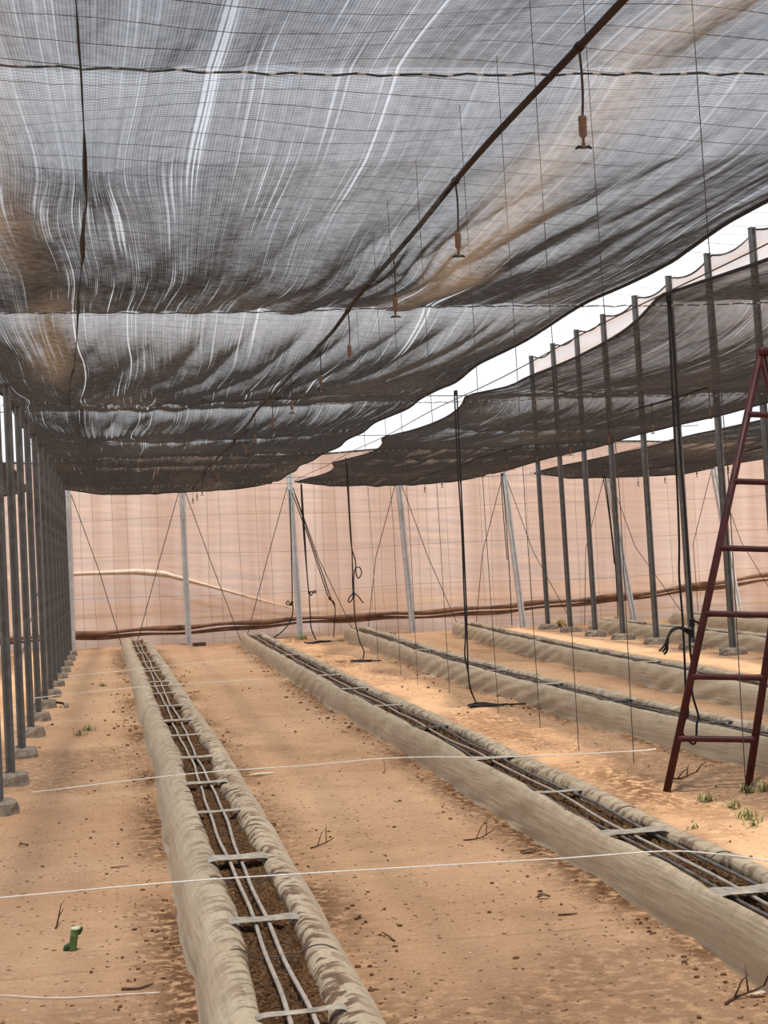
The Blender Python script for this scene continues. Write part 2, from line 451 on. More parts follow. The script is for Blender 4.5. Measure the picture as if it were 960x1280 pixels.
# ------------------------------------------------------------------ back wall
def wall_pts(xa, xb, nx, nz, y0, ztop):
    xx = np.linspace(xa, xb, nx); zz = np.linspace(-.05, 1, nz)
    Xw, T = np.meshgrid(xx, zz)
    top = ztop + .05 * np.sin(Xw * 1.3)
    Zw = T * top
    d = .03 * fbm(Xw * .25, Zw * .9, 61, 2)
    d += .009 * fbm(Xw * .45, Zw * 6, 63, 3) + .012 * fbm(Xw * .8 + Zw, Zw * 17 + .6 * Xw, 68, 2)                       # sagging horizontal folds
    d += .022 * fbm(Xw * 1.1 + Zw * .8, Zw * 9 + Xw * .9, 65, 2) * np.clip(2.2 * fbm(Xw * .4, Zw * .5, 66, 2) + .5, 0, 1)
    # a long taut fold running down to the right, and its echoes
    fx = [-6, -1, .6, 2.0, 3.6, 5, 8, 12, 24]; fz = [1.45, 1.52, 1.50, 1.10, .56, .45, .52, .62, 1.0]
    for off, amp, wid in ((0, .13, .048), (-.22, .02, .03), (-.42, .03, .035), (.30, .01, .02), (.55, .01, .02)):
        zf = np.interp(Xw, fx, fz) + off
        fade = np.clip((4.6 - Xw) / 2.5, 0, 1) if off == 0 else np.clip((7 - Xw) / 6, 0, 1) * np.clip((Xw + 5) / 3, .0, 1)
        s = (Zw - zf) / wid
        prof = np.where(s > 0, np.exp(-s * s * 1.2), np.exp(-s * s * .8))
        d += amp * prof * fade
    zr = np.interp(Xw, [-8, -1, 3.6, 6.8, 11, 14, 24], [.26, .31, .40, .42, .56, .85, 1.2])
    d += .05 * np.exp(-((Zw - zr - .05) / .22) ** 2)
    return np.stack([Xw, y0 - d, Zw], -1)
wall = grid_mesh('wall_back', wall_pts(-9, 20, 560, 190, 32.45, 3.9), M['wall'])
tag(wall, 'pinkish beige shade cloth wall at the far end', 'wall', kind='structure')
mb = MB()
pp = []
for x in np.linspace(-9, 20, 160):
    zc = float(np.interp(x, [-8, -1, 3.6, 6.8, 11, 14, 24], [.26, .31, .40, .42, .56, .85, 1.2]))
    pp.append((x, 32.28 + .02 * math.sin(x * 2.1), zc + .015 * math.sin(x * 3.7)))
mb.tube(pp, [.050 + .014 * math.sin(i * .6) for i in range(160)], 10)
r = mb.build('rolled_hem', M['roll'], wall, True); r['label'] = 'dark brown rolled seam near the foot of the cloth'
mb = MB()
mb.tube([(p[0], p[1] + .03, p[2] - .1 - .02 * math.sin(p[0])) for p in pp], [.035 + .012 * math.sin(i * .43) for i in range(160)], 8)
mb.build('lower_hem', M['roll'], wall, True)
mb = MB(); sx = np.linspace(-1.6, 3.7, 60)  # strip added along the taut fold to stand for its sunlit line
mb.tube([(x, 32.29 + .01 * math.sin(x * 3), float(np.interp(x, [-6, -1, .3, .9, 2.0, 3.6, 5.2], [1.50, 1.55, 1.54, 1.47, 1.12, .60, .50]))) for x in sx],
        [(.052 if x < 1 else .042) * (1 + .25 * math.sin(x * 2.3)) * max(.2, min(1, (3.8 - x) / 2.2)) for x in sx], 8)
q_ = mb.build('fold_highlight', M['foldhighlight'], wall, True); q_['label'] = 'pale added strip, highlight of the fold sloping down to the right across the cloth'
mb = MB(); mb.tube([(x, 32.42 - .0, 3.9 + .05 * math.sin(x * 1.3)) for x in np.linspace(-9, 20, 120)], .02, 6)
mb.build('top_cord', M['twine'], wall)

# roof insect net high above and the plastic sheet behind the right hand posts
rn = grid_mesh('roof_net', np.stack([*np.meshgrid(np.linspace(-9, 15, 60), np.linspace(-3, 33, 60)), np.full((60, 60), 6.35) + .08 * np.sin(np.add.outer(np.linspace(0, 50, 60), np.linspace(0, 30, 60)))], -1), M['roofnet'])
tag(rn, 'thin white insect net roof stretched high above the shade nets', 'net')

RP = [16.3, 17.85, 19.4, 21.0, 22.6, 24.2, 25.9, 27.5, 29.1, 30.7]
yy = np.linspace(16.3, 30.7, 140); tt = np.linspace(0, 1, 14)
Yf, Tf = np.meshgrid(yy, tt)
ph = (np.interp(Yf, RP, np.arange(len(RP))) % 1.0)
top = np.interp(Yf, [16, 31], [5.86, 5.62]) - .11 * (4 * ph * (1 - ph))
Zf = 3.55 + (top - 3.55) * Tf
Xf = 8.695 - .10 * Zf / 5.8 + .03 * fbm(Yf * 1.2, Zf * 4, 71, 3)
fr = grid_mesh('plastic_sheet', np.stack([Xf, Yf, Zf], -1), M['film'])
tag(fr, 'cream striped plastic sheet hanging high between the tall right posts', 'plastic sheet')
mb = MB(); mb.tube([(8.695 - .10 * b / 5.8, a, b) for a, b in zip(yy, top[-1])], .014, 6)
e = mb.build('edge_rope', M['pipe'], fr); e.location = (0, 0, 0); e['label'] = 'reddish brown scalloped rope along the top edge'

# ------------------------------------------------------------------ shade nets
NS = ((-3, 5.15, .30), (5.15, 10.1, .20), (10.1, 16.3, .36), (16.3, 23.5, .27), (23.5, 31.8, .22))
def net_dz(y):
    y = np.asarray(y, float); z = np.zeros_like(y)
    for a_, b_, D in NS:
        u = np.clip((y - a_) / (b_ - a_), 0, 1); z = z - D * u ** .62 * (1 - u)
    for g_, k_ in ((5.98, -.008), (15.0, .035), (19.3, .035), (25.0, .03), (28.8, .03)):
        z = z + k_ * np.exp(-np.abs(y - g_) / .30)
    return z - .10 * np.clip((y - 30.2) / 1.4, 0, 1)
def net_z(y): return 3.28 + net_dz(y)
def shade_net(name, label, xl, xr, nx, mat, gathers=(), seed=0, y0=-2.5, y1=31.6, ny=560):
    """xl, xr: functions of y giving the two long edges"""
    yv = np.concatenate([np.linspace(y0, 3.0, 24)[:-1], 3.0 * (y1 / 3.0) ** np.linspace(0, 1, ny)])
    uu = np.linspace(0, 1, nx)
    Uu, Yy = np.meshgrid(uu, yv)
    L = xl(Yy); R = xr(Yy)
    Xx = L + (R - L) * Uu
    W = np.mean(R - L)
    uv = np.stack([Uu * W + L[0, 0], Yy], -1)
    sup = .12 + .88 * np.clip(np.sin(np.pi * Uu) * 1.9, 0, 1)
    Zz = 3.28 + net_dz(Yy) * sup; calm = np.clip((31.4 - Yy) / 1.6, .15, 1)
    # sag across the width and cloth billows
    Zz = Zz - .05 * np.sin(np.pi * Uu) * (1 - np.exp(-((Zz - 3.28) / .05) ** 2))
    Zz = Zz + (.030 * fbm(Xx * 2.6, Yy * .5, 81 + seed, 3)) * sup + .014 * fbm(Xx * 7, Yy * .9 + Xx, 83 + seed, 3) * calm
    dia = np.clip(2.2 * fbm(Xx * .6, Yy * .25, 91 + seed, 2), 0, 1)
    Zz = Zz - .030 * sup * calm * dia * np.abs(np.sin(Xx * 9 + Yy * 1.3 + 2 * fbm(Xx, Yy * .4, 93 + seed, 2)))
    for (gx, gy, rx, ry, s, k) in gathers:
        wy = np.exp(-((Yy - gy) / ry) ** 2); wx = np.exp(-((Xx - gx) / rx) ** 2)
        amp = np.exp(-((Yy - gy) / (ry * .9)) ** 2) * wx
        Zz = Zz - .03 * amp * np.abs(np.sin(k * (uv[..., 0] - gx))) - .03 * amp
        Xx = Xx - s * (Xx - gx) * wy * wx
    root = grid_mesh(name, np.stack([Xx, Yy, Zz], -1), mat, uv=uv)
    tag(root, label, 'shade net', 'dark shade nets stretched under the roof')
    st = 6
    for side in (0, -1):
        h = MB(); h.tube([(Xx[i, side], Yy[i, side], Zz[i, side] - .004) for i in range(0, len(yv), 4)], .012, 5)
        h.build('edge_hem', M['black'], root)
    h = MB(); h.tube([(Xx[-1, i], Yy[-1, i], Zz[-1, i] - .004) for i in range(0, nx, 3)], .016, 5)
    h.build('end_hem', M['black'], root)
    return root, Xx, Yy, Zz
KN = [-2, 3.9, 9.75, 15.7, 21.0, 26.0, 31.6]
def scallop(y, base, depth):
    k = np.interp(y, KN, np.arange(len(KN))) % 1.0
    return base + depth * 4 * k * (1 - k)
gath = [(-.07, 6.0, .34, .75, .50, 75), (-.42, 14.1, .30, .75, .5, 70), (.05, 15.1, .8, .5, .25, 40), (-.1, 17.9, .7, .5, .2, 40),
        (1.6, 8.3, .35, 1.1, .2, 30)]
n1 = mat_net('shade_net_cloth', .475, 1.7, stains=((1.88, .28, 2.0, 9.5, .75), (-.55, .33, 3.5, 8.2, .60), (-.38, .28, 9.6, 12.6, .6)), open_=.1, fold=(-.36, .18, .26, 6.0))
n2 = mat_net('shade_net_cloth_dense', .46, 4.2, stains=(), open_=.05)
netA, NX, NY, NZ = shade_net('shade_net', 'broad striped shade net with tan stains filling the top of the photo',
          lambda y: np.full_like(y, -1.03) + .02 * np.sin(y * 1.7), lambda y: 3.20 + .035 * np.sin(y * .9) + .03 * np.sin(y * 2.3), 300, n1, gath, 0)
shade_net('shade_net', 'middle dark shade net with scalloped edge between overhead pipe gap and tall right posts',
          lambda y: scallop(y, 3.62, .33), lambda y: 7.70 + .05 * np.sin(y * 1.1), 200, n2, ((4.6, 15, .8, .6, .3, 30),), 5, ny=420)
shade_net('shade_net', 'far right dark shade net beginning at the row of tall posts',
          lambda y: 8.72 + .06 * np.sin(y * .8), lambda y: 12.8 + 0 * y, 150, n2, (), 9, ny=380)
shade_net('shade_net', 'far left dark shade net seen beyond the left row of posts',
          lambda y: -5.6 + 0 * y, lambda y: -1.66 + .05 * np.sin(y * .8), 120, n2, (), 13, ny=300)

# long dark crease hanging under the big net: a folded over pleat, part of the net
cy = np.linspace(2.6, 14.0, 110)
cx = np.interp(cy, [2.6, 4.7, 6.2, 9.8, 13.8], [-.05, -.06, -.075, -.20, -.39])
mb = MB()
for i in range(len(cy) - 1): pass
P = np.zeros((len(cy), 5, 3))
for i, (a, b) in enumerate(zip(cx, cy)):
    j = np.argmin(np.abs(NY[:, 0] - b)); k = np.argmin(np.abs(NX[j] - a)); z = NZ[j, k]
    w = .013 * (.12 + abs(float(noise(b * 1.7, 0, 5)) * 1.7 + .25 * math.sin(b * 1.1))) * (1 if b < 10 else .7); a = a + .018 * float(noise(b * 2.3, 2, 8))
    P[i] = [(a - w, b, z - .004), (a - w * .6, b, z - .030), (a + .2 * w, b, z - .040), (a + .8 * w, b, z - .028), (a + w * .9, b, z - .004)]
pl = grid_mesh('folded_pleat', P, M['black'], netA, uv=P[..., :2].copy()); pl['label'] = 'narrow dark pleat folded down along the cloth'

# ------------------------------------------------------------------ support wires
WY = [5.15, 10.1, 16.3, 23.5, 30.9]
WD = ['nearest, high across the photo top', 'second, at the first dark hem of the net',
      'third from the camera, pale and dashed', 'fourth, dashed, near the far end', 'fifth, at the far end by the back posts']
def wire_z(y): return float(net_z(y))
for y, d in zip(WY, WD):
    mb = MB(); n = 240
    mb.tube([(x, y + .01 * math.sin(x * 1.3), wire_z(y) - .012 - .008 * math.sin(x * 2.1) + .005 * math.sin(x * 31)) for x in np.linspace(-5.6, 12.8, n)], .0045, 5)
    tag(mb.build('support_wire', M['cord']), 'twisted support wire under the nets, ' + d, 'wire', 'wires across under the nets')
for y, d in ((15.0, 'just before the third support wire'), (19.3, 'between the third and fourth support wires'), (25.0, 'just beyond the fourth support wire'), (28.8, 'last before the back wall')):
    mb = MB()
    mb.tube([(x, y, wire_z(y) - .05 - .01 * math.sin(x * 2.1)) for x in np.linspace(-1.05, 7.6, 120)], .0045, 5)
    tag(mb.build('gather_cord', M['twine']), 'thin cord gathering the shade nets crosswise, ' + d, 'cord', 'gathering cords')
for x, d in ((3.62, 'along the open gap beside the middle net'), (8.66, 'along the tall right posts')):
    mb = MB(); mb.tube([(x, y, 3.27 - .012 * math.sin(y)) for y in np.linspace(-2, 31.7, 90)], .005, 5)
    tag(mb.build('edge_wire', M['twine']), 'dark wire running the length of the house ' + d, 'wire', 'lengthwise edge wires')

# ------------------------------------------------------------------ steel posts
def channel(w, d):  # square tube with a groove in the front face
    a, b, g, q = w / 2, d / 2, w * .18, d * .22
    c = w * .12
    return [(-a + c, -b), (-g, -b), (-g, -b + q), (g, -b + q), (g, -b), (a - c, -b), (a, -b + c), (a, b - c), (a - c, b), (-a + c, b), (-a, b - c), (-a, -b + c)]
def footing(w, h, seed):
    r_ = random.Random(seed); m = MB(); n = 12; vs = []; fs = []
    lay = [(1.08, -.12), (1.05, .0), (1.0, h * .5), (.94, h * .85), (.80, h), (.3, h * 1.03)]
    for (s, z) in lay:
        for j in range(n):
            t = 2 * math.pi * j / n
            ct, s_ = math.cos(t), math.sin(t)
            k = 1 / max(abs(ct), abs(s_)) ** .75
            jit = 1 + r_.uniform(-.07, .07)
            vs.append((w * s * ct * k * jit * .5, w * s * s_ * k * jit * .5, z + r_.uniform(-.012, .012)))
    for i in range(len(lay) - 1):
        for j in range(n):
            q = (j + 1) % n; fs.append((i * n + j, i * n + q, (i + 1) * n + q, (i + 1) * n + j))
    fs.append(tuple((len(lay) - 1) * n + j for j in range(n)))
    return m.add(vs, fs)
def post(base, topx, h, w, mat, label, group, fw=.30, fh=.13, seed=0, foot=True, topy=0.):
    root = empty('steel_post', base, label, 'post', group)
    m = MB(); m.prism(channel(w, w), (0, 0, -.1), (topx, topy, h)); m.build('shaft', mat, root)
    m = MB(); m.box((topx, topy, h + .004), (w * 1.06, w * 1.06, .012));
    m.build('top_cap', mat, root)
    if foot: footing(fw, fh, seed).build('footing', M['concrete'], root)
    return root
LY = [10.65, 12.1, 13.8, 15.6, 17.2, 18.8, 20.4, 22.0, 23.6, 25.2, 26.8, 28.4, 30.0]
for i, y in enumerate(LY):
    x = float(np.interp(y, [10, 12, 16, 20, 32], [-.85, -.875, -.925, -.935, -1.0]))
    d = 'nearest, cut by the left photo edge' if i == 0 else ORD[i] + ' from the camera' if i < len(LY) - 1 else 'last before the back wall'
    post((x, y, -.02), -.02, 3.28, .068, M['steel'], 'grey steel post in the left row, ' + d, 'left row of posts', .26, .11, i)
for i, y in enumerate(RP[1:]):
    d = 'nearest the camera' if i == 0 else ORD[i] + ' from the camera' if i < len(RP) - 2 else 'last before the back wall'
    post((8.63, y, -.03), -.10, float(np.interp(y, [16, 31], [5.9, 5.66])), .085, M['steel'],
         'tall grey steel post in the right row, ' + d, 'right row of tall posts', .38, .13, 40 + i)
BX = [-.98, 1.35, 3.64, 6.0, 8.36, 10.75, 13.1]
BT = [(85, 609), (227, 607), (361, 586), (497, 596), (629, 589), (757, 584), (890, 578)]
BB = [(91, 812), (236, 806), (376, 801), (517, 795), (655, 786), (794, 778), (926, 770)]
BD = ['leftmost, beside the left row', 'behind the far end of the nearest bed', 'behind the second bed, with black ropes',
      'at the far end of the third bed', 'at the far end of the fourth bed', 'behind the tall right posts', 'rightmost, behind the ladder']
for i in range(7):
    b = atY(*BB[i], 31.75); tp = atY(*BT[i], 31.75)
    post((b.x, 31.75, -.02), tp.x - b.x, max(3.25, tp.z + .03), .115, M['galv'], 'bright back wall post, ' + BD[i], 'posts along the back wall', foot=False)
    # pair of guy wires
    for sgn, side in ((-1, 'left'), (1, 'right')):
        m = MB(); m.tube([(tp.x + sgn * .06, 31.70, 3.15), (tp.x + sgn * .55, 31.68, 1.6 + .02), (b.x + sgn * (1.0 + .08 * ((i * 7) % 3)), 31.66, -.03)], .008, 5)
        tag(m.build('guy_wire', M['twine']), 'guy wire %s of the back post %s' % (side, BD[i]), 'wire', 'guy wires of the back posts')

# thin strings hanging in front of the back wall
WS = [102, 118, 143, 160, 179, 198, 262, 276, 300, 322, 340, 395, 406, 421, 440, 463, 478, 524, 536, 560, 604, 616, 662, 705, 722, 747, 783, 812, 838, 872]
for i, px in enumerate(WS):
    p = atY(px, 700, 32.0)
    m = MB(); k = [(p.x - .02 * math.sin(i), 32.0, 3.7), (p.x + .015 * math.sin(i * 3), 31.99, 2.4), (p.x + .03 * math.sin(i * 5), 31.98, 1.1), (p.x + .02, 31.98, -.02)]
    m.tube(k, .0032, 4)
    if i == 0: d = 'leftmost of the row'
    elif i == len(WS) - 1: d = 'rightmost of the row'
    else: d = ORD[i] + ' from the left' if i < len(ORD) else ORD[len(WS) - 1 - i] + ' from the right'
    tag(m.build('hanging_string', M['faint']), 'thin string hanging before the beige wall, ' + d, 'string', 'strings before the back wall')
for i, (z, d) in enumerate(((2.62, 'uppermost'), (1.85, 'middle'), (1.0, 'lowest'))):
    m = MB(); m.tube([(x, 31.95, z + .03 * math.sin(x * .9 + i)) for x in np.linspace(-1, 15, 60)], .0032, 4)
    tag(m.build('wall_wire', M['faint']), 'thin horizontal wire strung before the beige wall, %s of three' % d, 'wire', 'horizontal wires before the back wall')

# twines hanging from the roof through the gap to the ground
TW = [(3.84, 23.3), (3.73, 20.8), (3.60, 18.9), (3.62, 17.1), (3.64, 14.9), (3.65, 13.4), (3.55, 11.9), (3.70, 11.0), (3.86, 9.3), (3.75, 7.9)]
for i, (x, y) in enumerate(TW[::-1]):
    m = MB(); zt = 6.1
    m.tube([(x - .12, y, zt), (x - .07, y, 3.6), (x - .03 + .02 * math.sin(i), y, 2.0), (x, y, gz(x, y) - .01)], .0035, 5)
    d = 'nearest the camera' if i == 0 else ORD[i] + ' from the camera' if i < len(TW) - 1 else 'farthest from the camera'
    tag(m.build('hanging_twine', M['twine']), 'thin twine hanging through the roof gap, ' + d, 'twine', 'twines in the roof gap')

# ------------------------------------------------------------------ black ropes
def smooth(pts, k=6):
    pts = [Vector(p) for p in pts]; out = []
    n = len(pts)
    for i in range(n - 1):
        p0 = pts[max(i - 1, 0)]; p1 = pts[i]; p2 = pts[i + 1]; p3 = pts[min(i + 2, n - 1)]
        for j in range(k):
            t = j / k
            out.append(.5 * ((2 * p1) + (p2 - p0) * t + (2 * p0 - 5 * p1 + 4 * p2 - p3) * t * t + (3 * p1 - p0 - 3 * p2 + p3) * t ** 3))
    out.append(pts[-1]); return out
def pxrope(px, y, r=.009):
    return [atY(a, b, y) for a, b in px]
def rope(label, lines, knots=(), r=.008, coil=None):
    """lines: list of point lists (world)"""
    m = MB()
    m.tube(smooth(lines[0]), r, 6)
    o = m.build('black_rope', M['black'], smooth=True)
    tag(o, label, 'rope', 'black ropes tied up under the nets')
    for L in lines[1:]:
        sm = MB(); sm.tube(smooth(L), r, 6); sm.build('strand', M['black'], o, True)
    for k in knots:
        km = MB(); a = []
        for j in range(22):
            t = j * .9; a.append(k + Vector((.013 * math.cos(t), .013 * math.sin(t), -.025 + .0022 * j)))
        km.tube(a, r * 1.1, 6); km.build('knot', M['black'], o, True)
    if coil:
        cm = MB(); c, rad, n = coil; a = []
        for j in range(n * 10):
            t = j * .628; q = 1 + .25 * math.sin(j * .37)
            x_ = c.x + rad * q * math.cos(t) * 1.3; y_ = c.y + .6 * rad * q * math.sin(t)
            a.append((x_, y_, gz(x_, y_) + .012 + .006 * (j % 7) * .4))
        a.append((c.x + rad * 3.3, c.y + .1, gz(c.x + rad * 3.3, c.y + .1) + .01))
        cm.tube(smooth(a, 2), r, 6); cm.build('coil', M['black'], o, True)
    return o
Y1 = 24.3
rope('black rope hanging double with a bow knot before the back wall', [
    pxrope([(432, 572), (435, 620), (439, 680), (444, 700), (445, 716), (448, 723), (452, 716), (449, 709), (443, 714), (442, 740), (444, 775), (449, 800), (455, 815), (452, 829)], Y1),
    pxrope([(434, 575), (437, 640), (440, 690), (441, 735), (443, 746)], Y1),
    pxrope([(442, 741), (436, 748), (436, 753), (440, 750), (443, 742), (449, 747), (454, 754)], Y1)],
    [atY(442, 742, Y1)], .010, (Vector((3.62, 23.6, 0)), .10, 3))
Y2 = 15.75
rope('long black rope hanging before the back wall with its end coiled on sand between beds', [
    pxrope([(568, 489), (572, 580), (577, 660), (580, 740), (582, 790), (581, 818), (585, 840), (588, 860), (595, 878), (601, 884)], Y2),
    pxrope([(571, 489), (576, 600), (580, 690), (583, 760), (584, 800), (586, 850), (590, 868)], Y2 + .03)],
    [atY(569.5, 491, Y2)], .0085, (Vector((3.70, 15.6, 0)), .13, 4))
Y3 = 9.75
rope('thick doubled black rope falling from the net knot and looping behind the red ladder', [
    pxrope([(835, 371), (839, 460), (843, 540), (847, 620), (849, 680), (849, 720), (853, 770), (856, 830), (857, 860), (860, 892), (852, 905), (851, 912), (857, 922), (866, 930), (870, 925), (871, 905), (873, 895), (866, 870), (864, 850), (865, 838)], Y3),
    pxrope([(837, 371), (844, 460), (850, 560), (856, 640), (861, 710), (865, 770), (866, 788)], Y3 + .02),
    pxrope([(866, 788), (861, 792), (852, 786), (841, 786), (836, 794), (833, 808), (828, 815)], Y3),
    pxrope([(862, 790), (852, 784), (842, 786), (835, 796), (834, 812), (830, 818)], Y3 + .015),
    pxrope([(864, 788), (850, 785), (838, 791), (831, 806), (824, 814)], Y3 - .012),
    pxrope([(863, 790), (862, 800), (863, 815), (866, 838)], Y3),
    pxrope([(866, 776), (872, 778), (877, 783), (882, 784)], Y3)],
    [atY(836, 373, Y3), atY(865, 778, Y3), atY(864, 791, Y3)], .0075)
Y4 = 31.3
rope('black rope tied to the back post behind the second bed and looped at its side', [
    pxrope([(362, 612), (364, 680), (365, 752), (360, 751), (358, 755), (363, 756), (365, 752), (366, 765), (362, 778), (352, 790), (342, 797)], Y4)], [atY(365, 753, Y4)], .013)
rope('black rope hanging beside the back post with loose end in a tangle on the ground', [
    pxrope([(377, 605), (381, 670), (386, 740), (393, 738), (394, 741), (387, 742), (388, 770), (389, 785), (395, 800), (400, 806), (412, 810)], Y4 - .3),
    pxrope([(376, 605), (379, 660), (384, 720), (386, 742)], Y4 - .3)], [atY(386.5, 741, Y4 - .3)], .013,
    (Vector((3.78, 30.2, 0)), .16, 3))
rope('black rope slanting away from the back post and knotted at its middle', [
    pxrope([(365, 616), (385, 670), (400, 715), (411, 747), (417, 752), (419, 762), (418, 780), (417, 797)], Y4 - .2),
    pxrope([(368, 616), (386, 668), (402, 714), (413, 746), (418, 757)], Y4 - .2)], [atY(412, 748, Y4 - .2)], .011)
rope('doubled black cord hanging from the back post behind the tall right posts', [
    pxrope([(752, 587), (758, 620), (764, 665), (768, 705)], Y4), pxrope([(755, 588), (762, 640), (769, 705), (772, 760), (773, 790)], Y4)], [atY(753, 589, Y4)], .011)
rope('doubled black cord hanging close beside the back post at the fourth bed', [
    pxrope([(628, 592), (633, 660), (637, 720), (640, 782)], Y4), pxrope([(626, 592), (629, 640), (634, 700)], Y4)], [atY(628, 593, Y4)], .010)

# ------------------------------------------------------------------ overhead pipes and sprinklers
def make_sprinkler():
    root = empty('mini_sprinkler', (0, 0, 0), '', 'sprinkler')
    m = MB(); m.tube(smooth([(0, 0, .0), (.006, .004, -.07), (.004, -.003, -.15), (0, 0, -.225)]), .0042, 6); m.build('feed_tube', M['tube'], root, True)
    m = MB(); m.lathe([(.005, .014), (.013, .010), (.0145, 0), (.012, -.006), (.0145, -.012), (.012, -.018), (.0145, -.024), (.012, -.030), (.0145, -.036), (.012, -.042), (.0145, -.048), (.008, -.056), (.0035, -.060)], (0, 0, -.225), 12)
    w = m.build('weight', M['weight'], root, True)
    m = MB(); m.lathe([(.0045, -.058), (.0045, -.072), (.0075, -.075), (.006, -.088), (.009, -.092)], (0, 0, -.225), 10)
    m.build('nozzle', M['weight'], root, True)
    m = MB(); m.tube([(0, -.013, .008), (0, .013, .008)], .017, 10); m.build('tee_fitting', M['pipe'], root, True)
    m = MB(); m.tube([(-.027, 0, -.318), (-.016, .002, -.312), (0, 0, -.315), (.016, -.002, -.312), (.027, 0, -.318)], [.003, .006, .004, .006, .003], 6)
    m.build('spinner', M['spin'], root, True)
    return root
proto = None
def pipe_z(y): return 3.19 + .012 * math.sin(y * 1.9)
PIPES = ((1.49, 3.0, 4.66, 'big near net', 'brown irrigation pipe running overhead under the big near net, its drops at even gaps', 20),
         (5.95, 12, 13.1, 'middle net', 'brown irrigation pipe under the middle net', 15),
         (10.75, 15, 17.6, 'far right net', 'brown irrigation pipe under the far right net', 12))
for (px, ya, ys0, nm, lab, cnt) in PIPES:
    m = MB(); m.tube([(px + .02 * math.sin(y * .7) + (.02 * math.sin(y * 1.9)), y, pipe_z(y)) for y in np.linspace(ya - 1.5, 31.3, 110)], .0125, 8)
    pr = m.build('irrigation_pipe', M['pipe'], smooth=True); tag(pr, lab, 'pipe', 'overhead irrigation pipes')
    ylist = [ys0 + 1.66 * k for k in range(cnt) if ys0 + 1.66 * k < 31.3]
    for i, y in enumerate(ylist):
        xx = px + .02 * math.sin(y * .7) + (.02 * math.sin(y * 1.9))
        loc = (xx, y, pipe_z(y) - .008)
        if proto is None: proto = make_sprinkler(); o = proto; o.location = loc
        else: o = copy_tree(proto, loc)
        d = 'nearest the camera' if i == 0 else ORD[i] + ' from the camera' if i < len(ylist) - 1 else 'last before the back wall'
        tag(o, 'brown hanging sprinkler under the %s, %s' % (nm, d), 'sprinkler', 'sprinklers under the ' + nm)

